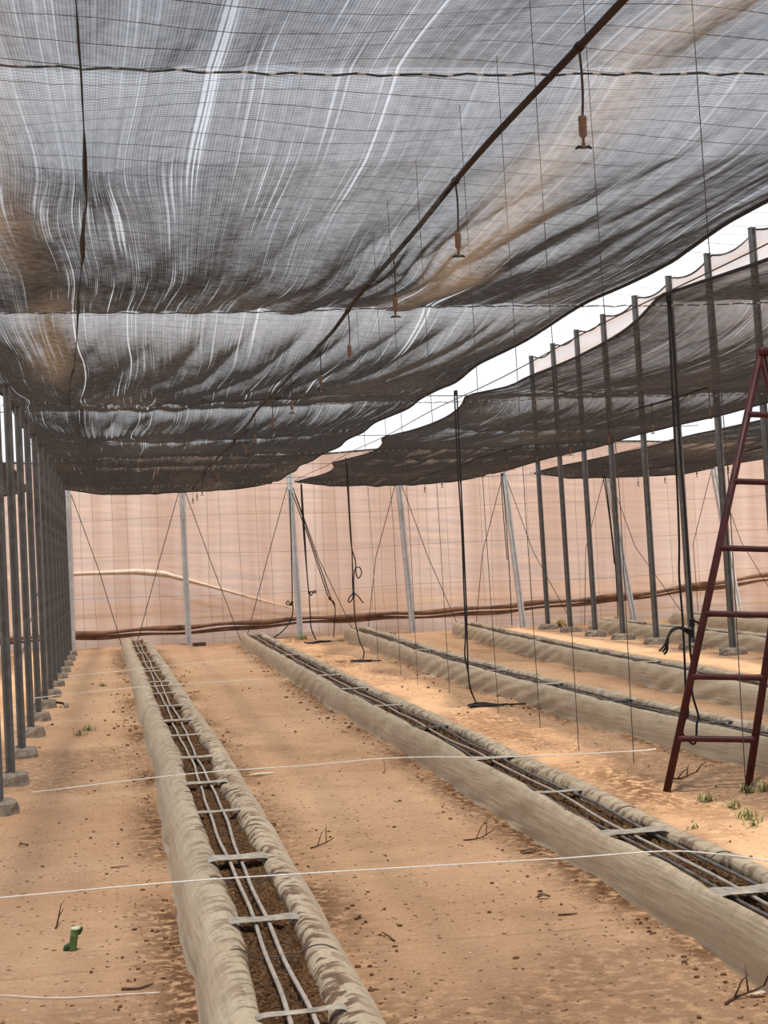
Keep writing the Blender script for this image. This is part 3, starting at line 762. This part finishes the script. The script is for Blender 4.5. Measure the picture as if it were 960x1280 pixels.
# ------------------------------------------------------------------ planting beds
def make_bed(key, label, light=False, step=.05, strap_y=(), dirtk=.35, hoses=(.36, .62), hlab='', tie=True):
    b = BEDS[key]; y0, y1, w = b['y0'], b['y1'], b['w']
    n = int((y1 - y0) / step); yv = np.linspace(y0, y1, n)
    e = bed_edge(b, yv)
    r_ = random.Random(len(key) * 17)
    sd = len(key) * 11 + 3
    wob = .035 * noise(yv * .9, yv * 0, sd) + .03 * noise(yv * .35, yv * 0, sd + 1)
    endk = np.clip((y1 - yv) / .22, 0, 1); endk = np.sqrt(1 - (1 - endk) ** 2)
    # section of the left shoulder (x in fractions of the width, z in metres), from ground over the crest down to the soil
    LP = np.array([(-.06, -.07), (-.02, -.01), (.0, .015), (.010, .06), (.025, .11), (.05, .16), (.085, .20), (.13, .228), (.18, .238), (.22, .232), (.255, .214), (.265, .185), (.268, .15)])
    RPf = np.array([(1.06, -.07), (1.02, -.01), (1.0, .015), (.988, .06), (.965, .11), (.93, .155), (.89, .195), (.84, .222), (.79, .236), (.74, .236), (.69, .226), (.655, .208), (.645, .18), (.64, .14)])
    SL, SR = b['sl'], b['sr']
    LP[:, 0] = np.where(LP[:, 0] > 0, LP[:, 0] * SL / .268, LP[:, 0]); RPf[:, 0] = np.where(RPf[:, 0] < 1, 1 - (1 - RPf[:, 0]) * (1 - SR) / .36, RPf[:, 0])
    root = empty('planting_bed', (float(e[0] + w / 2), y0, 0), label, 'planting bed', 'film wrapped planting beds')
    o = np.array([float(e[0] + w / 2), y0, 0])
    hz = 1 + .10 * noise(yv * .8, yv * 0 + 3, sd + 4)
    for nm, PR, sgn in (('left', LP, -1), ('right', RPf, 1)):
        k = len(PR)
        px = np.interp(np.linspace(0, k - 1, 30), np.arange(k), PR[:, 0]); pz = np.interp(np.linspace(0, k - 1, 30), np.arange(k), PR[:, 1])
        px = np.convolve(np.pad(px, 1, 'edge'), [.25, .5, .25], 'valid'); pz = np.convolve(np.pad(pz, 1, 'edge'), [.25, .5, .25], 'valid')
        t = np.linspace(0, 1, 30)[None, :]
        A = e[:, None] + w * px[None, :]
        Bz = pz[None, :] * hz[:, None]
        Yb = np.repeat(yv[:, None], 30, 1)
        low = np.clip(1 - t * 1.5, 0, 1)
        A = A + sgn * wob[:, None] * low + .006 * fbm(Yb * 1.6, t * 6 + sd, 7 + sd, 3) * (.4 + low)
        # pulled-in wrinkles and drag folds on the side
        A = A + (.004 if light else .008) * np.sin(Yb * 9 + t * 22 + 4 * noise(Yb * .7, t * 2, sd + 8)) * np.clip(2.5 * noise(Yb * .45, t * 0, sd + 9) + .4, 0, 1) * (1 - t * .6)
        Bz = Bz + (.006 * fbm(Yb * 1.3, t * 7, 17 + sd, 2) if light else .010 * fbm(Yb * 3, t * 7, 17 + sd, 3)) * (t > .25)
        inner = np.clip((t - .72) / .28, 0, 1)
        edge = .055 * fbm(Yb * 1.7, t * 0 + sd, 27 + sd, 3)
        A = A + inner * edge
        if sgn > 0 or light:
            Bz = Bz + .003 * np.sin(t * 34 + 5 * noise(Yb * .5, t * 0, sd + 5)) * np.clip((t - .45) / .3, 0, 1) * (t < .92)
        for sy in strap_y:
            g = np.exp(-((Yb - sy) / .16) ** 2)
            A = A - sgn * .018 * g * low - sgn * .0 * g
            Bz = Bz - .014 * g * np.clip((t - .3) * 2, 0, 1)
        ctr = e[:, None] + w * .5
        A = ctr + (A - ctr) * (.55 + .45 * endk[:, None])
        Bz = np.where(Bz > 0, Bz * (.04 + .96 * endk[:, None]), Bz)
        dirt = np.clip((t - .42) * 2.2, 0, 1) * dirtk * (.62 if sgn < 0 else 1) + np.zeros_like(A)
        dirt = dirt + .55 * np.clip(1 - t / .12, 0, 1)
        Q = np.stack([A, Yb, Bz], -1)
        if sgn > 0: Q = Q[:, ::-1]; dirt = dirt[:, ::-1]
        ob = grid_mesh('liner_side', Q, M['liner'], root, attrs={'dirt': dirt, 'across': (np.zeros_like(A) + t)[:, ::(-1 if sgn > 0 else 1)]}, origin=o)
    # soil between the shoulders
    near_ = key in ('one', 'two')
    ysl = np.linspace(y0, y1, int((y1 - y0) / (.018 if near_ else .06))); nc = 26 if near_ else 12
    t = np.linspace(0, 1, nc)[None, :]; es = np.interp(ysl, yv, e); ek = np.interp(ysl, yv, endk)
    A = es[:, None] + w * (SL - .05 + (SR - SL + .10) * t); Yb = np.repeat(ysl[:, None], nc, 1)
    Z = .176 + .022 * fbm(A * 9, Yb * 9, 37 + sd, 3) + .030 * fbm(A * 34, Yb * 30, 47 + sd, 2)
    Z = Z * (.04 + .96 * ek[:, None])
    grid_mesh('soil', np.stack([A, Yb, Z], -1), M['soil'], root, origin=o)
    # straps of twisted film holding the two shoulders together
    for q, sy in enumerate(strap_y):
        ex = float(np.interp(sy, yv, e)); wd = r_.uniform(.05, .085)
        if q % 3 == 1: wd *= .5
        k = 18; S = np.zeros((k, 7, 3))
        tw = r_.uniform(-.3, .3); dark = (not light) and r_.random() < .6
        for i in range(k):
            u = i / (k - 1); x = ex + w * (SL - .07 + (SR - SL + .14) * u)
            zc = .224 - .006 * math.sin(math.pi * u) - .010 * (abs(2 * u - 1) ** 8)
            pinch = .72 + .28 * abs(2 * u - 1)
            for j in range(7):
                v_ = (j / 6 - .5) * 2
                S[i, j] = (x, sy + tw * .12 * (u - .5) + v_ * wd * pinch, zc + .006 * (1 - v_ * v_) - .0015 * math.cos(v_ * 9))
        grid_mesh('strap', S, M['strap_dark'] if dark else M['strap'], root, origin=o)
    if tie:
        ty = [(a + c) / 2 + r_.uniform(-.12, .12) for a, c in zip(strap_y[:-1], strap_y[1:])]
        for yy_ in ty:
            ex = float(np.interp(yy_, yv, e)); mm = MB()
            a = [(ex + w * u, yy_ + .02 * math.sin(u * 6), zz) for u, zz in ((SL - .10, .240), (SL - .04, .236), (SL + .05, .203), (.45, .205), (SR - .06, .205), (SR + .04, .236), (SR + .12, .238), (SR + .19, .215))]
            mm.tube([Vector(p_) - Vector(o) for p_ in smooth(a, 4)], .0028, 5)
            mm.build('tie_wire', M['wire'], root)
    # drip hoses lie on the soil: things of their own
    for hi, hx in enumerate(hoses):
        mm = MB(); pts = []
        for yy_ in np.arange(y0 + .1, y1 - .1, .12):
            ex = float(np.interp(yy_, yv, e))
            pts.append((ex + w * (SL + (SR - SL) * hx) + 0.010 * math.sin(yy_ * 1.3 + hi * 2) + .003 * math.sin(yy_ * 5.3 + hi), yy_, .205 + .006 * math.sin(yy_ * 3 + hi)))
        mm.tube(pts, .0085 if light else .0080, 7)
        side = ['left', 'right'] if len(hoses) == 2 else ['left', 'middle', 'right']
        tag(mm.build('drip_hose', M['hose_light'] if (light or hi == 1 and key == 'two') else M['hose_dark'], smooth=True),
            '%s of %d thin drip hoses on %s' % (side[hi], len(hoses), hlab), 'hose', 'drip hoses on the beds')
    return root
make_bed('one', 'nearest film-wrapped planting bed, left of the photo, with two pale drip hoses', True, .03,
         [3.5, 4.76, 6.04, 7.35, 8.75, 9.95, 11.3, 12.8, 14.1, 15.6, 17.2, 19, 21, 23.2, 25.6, 28], .95, (.30, .62), 'the nearest left bed')
make_bed('two', 'long film-wrapped planting bed crossing the photo from lower right, second from left', False, .035,
         [3.4, 4.6, 5.85, 7.25, 8.6, 10.2, 12.3, 14.3, 16.4, 18.5, 20.8, 23, 25.5, 28], .5, (.14, .48, .86), 'the second bed')
make_bed('three', 'film-wrapped planting bed behind the ladder foot, third from left', False, .05,
         [9.5, 11.4, 13.5, 15.6, 17.8, 20.2, 22.5, 25, 28], .4, (.14, .48, .86), 'the third bed')
make_bed('four', 'film-wrapped planting bed just before the tall right posts, fourth from left', False, .06,
         [12.6, 15, 17.8, 20.5, 23.5, 27], .3, (.25, .75), 'the fourth bed')
make_bed('five', 'distant film-wrapped planting bed just behind the tall right posts', False, .08, [18, 21, 24, 27], .3, (.25, .75), 'the bed behind the tall posts')
make_bed('six', 'farthest right film-wrapped planting bed near the back wall', False, .08, [19, 22, 25, 28], .3, (.25, .75), 'the farthest right bed')
make_bed('left', 'film-wrapped planting bed glimpsed between the left row of posts', False, .08, [16, 20, 24, 28], .3, (.25, .75), 'the bed beyond the left posts')

# ------------------------------------------------------------------ white strings across the beds
def wstring(label, pts, r=.0032):
    m = MB(); m.tube(smooth(pts, 8), r, 5); tag(m.build('white_string', M['white'], smooth=True), label, 'string', 'white strings across the beds')
S1 = [atY(-60, 1126, 6.28), atY(0, 1122, 6.28), atY(240, 1101, 6.28), atY(480, 1086, 6.26), atY(700, 1073, 6.24), atY(830, 1064, 6.2), atY(900, 1068, 6.15), atY(960, 1076, 6.1), atY(1040, 1092, 6.0)]
wstring('white string stretched low over both near beds, nearest the camera', S1)
wstring('white string crossing the first bed and dipping past the second, middle of the photo', [atY(40, 990, 9.4), atY(60, 988, 9.4), atY(240, 967, 9.4), atY(380, 957, 9.4), atY(500, 947, 9.4), atY(640, 946, 9.35), atY(790, 939, 9.3), atY(820, 936, 9.3)])
wstring('white string over the far half of the first bed, ending on the second', [atY(40, 873, 16.4), atY(100, 866, 16.4), atY(200, 857, 16.4), atY(330, 849, 16.4)])
wstring('white string farthest back, from the left posts to the second bed', [atY(84, 845, 19.5), atY(160, 838, 19.5), atY(240, 829, 19.5), atY(318, 824, 19.5)])
wstring('white string lying on bare sand at lower left corner', [(p.x, p.y, gz(p.x, p.y) + .006) for p in (atZ(-40, 1248), atZ(0, 1247), atZ(50, 1249), atZ(95, 1249), atZ(160, 1246), atZ(200, 1244))], .0026)

# ------------------------------------------------------------------ red ladder
YL = 9.6
fl = atZ(832, 991, 0.0); fr_ = atZ(934, 986, 0.0)
tl_ = atY(951, 440, 9.85); tr_ = atY(1015, 440, 9.75)
lad = empty('stepladder', (fl.x, fl.y, 0), 'dark red metal stepladder standing on the sand at the right edge', 'ladder')
O = Vector((fl.x, fl.y, 0))
def lp(m, name, mat=M['red']): return m.build(name, mat, lad, True)
m = MB(); m.tube([fl - O - Vector((0, 0, .02)), tl_ - O], .0255, 12); lp(m, 'rail')
m = MB(); m.tube([fr_ - O - Vector((0, 0, .02)), tr_ - O], .0255, 12); lp(m, 'rail')
for py in (921.5, 845, 767, 685, 601, 516):
    # where the left rail passes this picture height
    def on(a, b, z):
        t = (z - a.z) / (b.z - a.z); return a + (b - a) * t
    zt = atY(832 + (991 - py) * .2146, py, 9.7).z
    p = on(fl, tl_, zt); q = on(fr_, tr_, zt - .03)
    m = MB(); m.tube([p - O, p + (q - p) * .04 - O, p + (q - p) * .10 - O, p + (q - p) * .9 - O, p + (q - p) * .96 - O, q - O], [.027, .025, .021, .021, .025, .027], 10); lp(m, 'rung')
bl = Vector((5.15, 10.35, 0)); br = Vector((5.55, 9.85, 0))
m = MB(); m.tube([tl_ - O, bl - O - Vector((0, 0, .02))], .0255, 12); lp(m, 'rear_leg')
m = MB(); m.tube([tr_ - O, br - O - Vector((0, 0, .02))], .0255, 12); lp(m, 'rear_leg')
m = MB(); m.tube([bl + (tl_ - bl) * .25 - O, br + (tr_ - br) * .25 - O], .018, 10); lp(m, 'brace')
m = MB(); m.tube([tl_ - O, tr_ - O], .030, 12); lp(m, 'top_bar')
m = MB(); m.tube([tl_ - O + Vector((-.02, 0, .0)), tl_ - O + Vector((.03, 0, .0))], .034, 10); lp(m, 'hinge')

# ------------------------------------------------------------------ loose things on the ground
def G(px, py, lift=0.0):
    p = atZ(px, py); return Vector((p.x, p.y, gz(p.x, p.y) + lift))
# cut pepper stem with a leaf
p = G(90, 1184)
o = empty('cut_plant_stem', p, 'cut green plant stem standing up from the sand at lower left', 'plant')
m = MB(); m.tube([(0, 0, -.02), (.004, 0, .02), (.010, 0, .055), (.016, 0, .092)], [.021, .018, .017, .019], 10); m.build('stem', M['stem'], o, True)
m = MB(); m.tube([(-.028, .005, -.01), (-.022, 0, .018), (-.006, 0, .03)], [.014, .013, .008], 8); m.build('side_shoot', M['leafdark'], o, True)
m = MB(); m.lathe([(.021, 0), (.021, .004), (.017, .009), (.004, .010)], (.018, 0, .090), 12); m.build('cut_face', M['cut'], o, True)
m = MB()
for (a, b_, c, s) in ((.034, 0, .078, .014), (.041, .002, .088, .010)):
    m.add([(a - s, b_, c), (a, b_ - s * .6, c - s), (a + s, b_, c + .004), (a, b_ + s * .6, c + s), (a, b_ - s * .9, c + .002)], [(0, 1, 4), (1, 2, 4), (2, 3, 4), (3, 0, 4)])
m.build('leaf', M['leafdark'], o)
def twig(px, py, L, ang, label, forks=2, up=.02, mat='twig', r=.004):
    b = G(px, py); a = math.radians(ang); rr = random.Random(int(px * 7 + py))
    d = Vector((math.cos(a), math.sin(a), 0)); pts = []
    for k in range(7):
        u = k / 6; q = b + d * L * (u - .5) + Vector((-d.y, d.x, 0)) * .08 * L * math.sin(u * 4 + px)
        q.z = gz(q.x, q.y) + .004 + up * u * u; pts.append(q)
    m = MB(); m.tube([q - b for q in pts], [r * (1.2 - .6 * i / 6) for i in range(7)], 6)
    o = m.build('twig', M[mat], smooth=True); o.location = b
    tag(o, label, 'twig')
    for f_ in range(forks):
        s = pts[2 + 2 * f_] - b; a2 = a + (.8 if f_ % 2 else -.7); m = MB()
        m.tube([s, s + Vector((math.cos(a2) * L * .15, math.sin(a2) * L * .15, .03 + up)), s + Vector((math.cos(a2) * L * .28, math.sin(a2) * L * .28, .05 + up))], [r * .8, r * .6, r * .3], 5)
        m.build('side_twig', M[mat], o, True)
    return o
twig(74, 1156, .14, 70, 'thin dry twig leaning up behind the cut green stem', 1, .05)
twig(403, 1056, .16, 35, 'forked dry twig just right of the nearest bed', 2, .04)
twig(486, 1178, .09, 120, 'short hooked twig on bare sand between the two near beds', 0, .02)
twig(600, 1048, .22, 20, 'dark dry twig against the left side of the second bed', 2, .04)
twig(852, 973, .26, 10, 'dark spiky twig on the sand between the ladder feet', 3, .02, 'twig', .007)
twig(172, 1238, .12, 10, 'dark stick lying near the lower left end of the nearest bed', 0, .004, 'twig', .006)
twig(150, 1085, .10, -15, 'short dry twig on sand left of the nearest bed', 0, .004, 'twig', .003)
twig(480, 968, .12, 80, 'thin upright twig at the foot of the second bed near the middle string', 0, .10, 'twig', .003)
twig(930, 1252, .20, 30, 'dark roots of dry twig at the lower right corner by the second bed', 3, .03, 'twig', .005)
twig(710, 1150, .08, -10, 'short dark twig on sand below the near white string', 0, .004, 'twig', .005)
b = G(328, 971); m = MB(); m.tube([(-.10, -.02, .012), (-.04, 0, .014), (.03, .004, .013), (.10, .02, .012)], [.008, .013, .012, .006], 7)
o = m.build('pale_stick', M['pale'], smooth=True); o.location = b; tag(o, 'pale stick lying on sand right of the nearest bed', 'stick')
b = G(72, 884); m = MB(); m.tube(smooth([(-.16, .1, .05), (-.05, .03, .06), (.05, -.02, .05), (.10, -.10, .03)]), .014, 9)
o = empty('pipe_offcut', b, 'bent grey pipe offcut lying beside a left post footing', 'pipe')
m.build('pipe_body', M['black'], o, True)
m = MB(); m.lathe([(.022, -.03), (.028, -.025), (.028, .03), (.023, .034)], (.11, -.13, .035), 12); m.build('pipe_end', M['pvc'], o, True)
b = atY(249, 805, 31.4); b.z = gz(b.x, b.y); m = MB(); m.prism([(-.13, -.05), (-.05, -.07), (.13, -.05), (.14, .04), (.05, .06), (-.13, .05)], (0, 0, 0), (0, 0, .07))
o = m.build('wood_offcut', M['twig']); o.location = b; tag(o, 'dark board offcut on the ground beside the second back wall post', 'board')
def leaf(px, py, s, label, ang=0., mat='leaf'):
    b = G(px, py, .004); N = 9; P = np.zeros((N, 5, 3))
    for i in range(N):
        u = i / (N - 1); w = s * .42 * math.sin(math.pi * min(1, u * 1.02)) ** .8
        for j in range(5):
            v_ = (j - 2) / 2
            P[i, j] = (s * (u - .5) * 2 * .7, v_ * w, .009 * abs(v_) + .009 * math.sin(u * 3 + ang) * (1 + .4 * v_))
    c, s_ = math.cos(ang), math.sin(ang)
    Q = P.copy(); Q[..., 0] = P[..., 0] * c - P[..., 1] * s_; Q[..., 1] = P[..., 0] * s_ + P[..., 1] * c
    o = grid_mesh('dry_leaf', Q, M[mat]); o.location = b; tag(o, label, 'leaf')
    mm = MB(); mm.tube([(-s * .9 * c, -s * .9 * s_, .01), (-s * .4 * c, -s * .4 * s_, .012)], .002, 5); mm.build('stalk', M[mat], o)
    return o
leaf(680, 1128, .05, 'dark curled leaf on bare sand left of the second bed', .3)
leaf(448, 1152, .045, 'grey dry leaf on sand right of the nearest bed strap', 1.1, 'concrete')
leaf(30, 1060, .05, 'curled dark leaf at left edge below the nearest post footing', .8)
leaf(660, 1068, .06, 'flat dark leaf tucked beside the second bed near the white string', -.5)
leaf(948, 1248, .05, 'pale dry leaf in the lower right corner', .2, 'pale')
leaf(340, 1031, .05, 'black crumpled leaf at the right edge of the nearest bed', .6)

# lumps of soil scattered about: nobody could count them
ico_v = [(0, 0, 1), (.89, 0, .45), (.28, .85, .45), (-.72, .53, .45), (-.72, -.53, .45), (.28, -.85, .45), (.72, .53, -.45), (-.28, .85, -.45), (-.89, 0, -.45), (-.28, -.85, -.45), (.72, -.53, -.45), (0, 0, -1)]
ico_f = [(0, 1, 2), (0, 2, 3), (0, 3, 4), (0, 4, 5), (0, 5, 1), (1, 6, 2), (2, 7, 3), (3, 8, 4), (4, 9, 5), (5, 10, 1), (6, 7, 2), (7, 8, 3), (8, 9, 4), (9, 10, 5), (10, 6, 1), (11, 7, 6), (11, 8, 7), (11, 9, 8), (11, 10, 9), (11, 6, 10)]
m = MB(); cr = random.Random(5); keys = ['one', 'one', 'two', 'two', 'three']
for k in range(3200):
    if k % 3 < 2:
        b = BEDS[cr.choice(keys)]; y = 4.2 * (28 / 4.2) ** cr.random()
        e = float(bed_edge(b, y)); x = e - abs(cr.gauss(0, .13)) - .02 if cr.random() < .6 else e + b['w'] + abs(cr.gauss(0, .14)) + .02
    else:
        y = 4.2 * (26 / 4.2) ** cr.random(); x = cr.uniform(-.9, 4.2)
        if any(-.08 < x - float(bed_edge(q, y)) < q['w'] + .08 for q in BEDS.values()): continue
    s = cr.choice([.003, .003, .004, .004, .005, .006, .010]) * (1 if y < 14 else 1.6)
    z = gz(x, y) + s * .35; a = cr.uniform(.6, 1.5); c_ = cr.uniform(.5, .9)
    m.add([(x + p[0] * s * a * cr.uniform(.8, 1.2), y + p[1] * s * cr.uniform(.8, 1.2), z + p[2] * s * c_) for p in ico_v], ico_f)
tag(m.build('soil_crumbs', M['clod']), 'dark crumbs of soil scattered over the sand around the beds', 'soil', kind='stuff')

# ------------------------------------------------------------------ grass and straw
def tuft(x, y, s, n, label, mat='grass', spread=.7, name='grass_tuft'):
    rr = random.Random(int(abs(x) * 1000 + y * 77)); m = MB()
    for k in range(n):
        a = rr.uniform(0, 6.283); r0 = rr.uniform(0, .8) * s; h = s * rr.uniform(.25, .8); ln = rr.uniform(.3, 1.) * s * spread
        bx, by = r0 * math.cos(a * 1.7), r0 * math.sin(a * 1.7); w = .0015 + .002 * rr.random() + .00018 * y
        d = Vector((math.cos(a), math.sin(a), 0)); pr = Vector((-d.y, d.x, 0)) * w
        p0 = Vector((bx, by, -.006)); p1 = p0 + d * ln * .45 + Vector((0, 0, h * .7)); p2 = p0 + d * ln + Vector((0, 0, h))
        m.add([p0 - pr, p0 + pr, p1 + pr * .8, p1 - pr * .8, p2], [(0, 1, 2, 3), (3, 2, 4)])
    o = m.build(name, M[mat]); o.location = (x, y, gz(x, y)); tag(o, label, 'grass', 'weeds in the sand')
    return o
for (px, py, s, n, lab) in ((882, 996, .10, 70, 'small green weed below the twine beside the ladder'), (934, 990, .09, 46, 'green weed around the right ladder foot'),
                            (955, 990, .11, 46, 'green weed at right edge beyond the ladder foot'), (918, 1008, .08, 34, 'yellowish grass tuft on bright sand below the ladder feet'),
                            (935, 1024, .10, 50, 'tall yellow green grass tuft at right edge above the second bed'), (868, 1040, .06, 20, 'tiny weed at the edge of the second bed'),
                            (944, 1036, .08, 30, 'spindly weed close to the right edge of the photo'), (112, 915, .10, 30, 'faint dry grass tuft left of the nearest bed'),
                            (130, 858, .10, 24, 'faint grass tuft by the far part of the nearest bed'), (100, 920, .10, 22, 'sparse dry grass beside the left posts'),
                            (378, 800, .16, 44, 'weed tuft beside the back post of the second bed'), (488, 797, .16, 50, 'low grass tuft behind the third bed')):
    p = atZ(px, py); tuft(p.x, p.y, s, n, lab)
for (px, py, lab) in ((700, 783, 'strip of dry straw before the back wall between the tall posts'), (770, 778, 'dry straw heap before the back wall behind the right bed'), (880, 770, 'yellow dry straw behind the farthest right bed')):
    p = atY(px, py, 31.2); tuft(p.x, 31.2, .28, 130, lab, 'straw', 1.6, 'straw_patch')
for (px, lab) in ((846, 'tall green weed before the wall behind the right bed'),):
    p = atY(px, 765, 31.0); tuft(p.x, 31.0, .3, 60, lab)

# ------------------------------------------------------------------ light
w = bpy.data.worlds.new('world'); scn.world = w; w.use_nodes = True
nt = w.node_tree; nt.nodes.clear()
def wn(t, ins=None, **kw):
    o = nt.nodes.new(t)
    for k, v in kw.items(): setattr(o, k, v)
    for k, v in (ins or {}).items():
        if isinstance(v, bpy.types.NodeSocket): nt.links.new(v, o.inputs[k])
        else: o.inputs[k].default_value = v
    return o
tc = wn('ShaderNodeTexCoord').outputs['Generated']
el = wn('ShaderNodeSeparateXYZ', {0: tc}).outputs[2]
rp = wn('ShaderNodeValToRGB', {0: el}); cr_ = rp.color_ramp
for p_, c_ in ((0.0, (.95, .95, .95, 1)), (.10, (.93, .97, 1.0, 1)), (.21, (.36, .58, .92, 1)), (1.0, (.34, .55, .95, 1))):
    el_ = cr_.elements[0] if p_ == 0 else cr_.elements[1] if p_ == 1.0 else cr_.elements.new(p_)
    el_.position = p_; el_.color = c_
cl = wn('ShaderNodeTexNoise', {'Vector': wn('ShaderNodeMapping', {'Vector': tc, 'Scale': (1.5, 1.5, 5)}).outputs[0], 'Scale': 3.0, 'Detail': 6.0})
cm_ = wn('ShaderNodeMapRange', {0: cl.outputs[0], 1: .45, 2: .7, 3: 0., 4: .40})
mx = wn('ShaderNodeMix', {0: cm_.outputs[0], 6: rp.outputs[0], 7: (1.0, 1.0, 1.0, 1)}, data_type='RGBA')
bg = wn('ShaderNodeBackground', {0: mx.outputs[2], 1: 1.0})
wo = wn('ShaderNodeOutputWorld'); nt.links.new(bg.outputs[0], wo.inputs[0])
sd = bpy.data.lights.new('sun', 'SUN'); sd.energy = 6.0; sd.angle = math.radians(4.0); sd.color = (1.0, .93, .82)
so = bpy.data.objects.new('sun', sd); COL.objects.link(so)
so.rotation_euler = Vector((-.055, .20, -1)).to_track_quat('-Z', 'Y').to_euler()
so.location = (3, 10, 12)

scn.cycles.transparent_max_bounces = 24
scn.cycles.max_bounces = 8
scn.cycles.diffuse_bounces = 4
scn.cycles.use_denoising = True
scn.view_settings.view_transform = 'Standard'
scn.view_settings.look = 'None'
scn.view_settings.gamma = 1.0
scn.view_settings.use_curve_mapping = False
scn.view_settings.exposure = 0.20
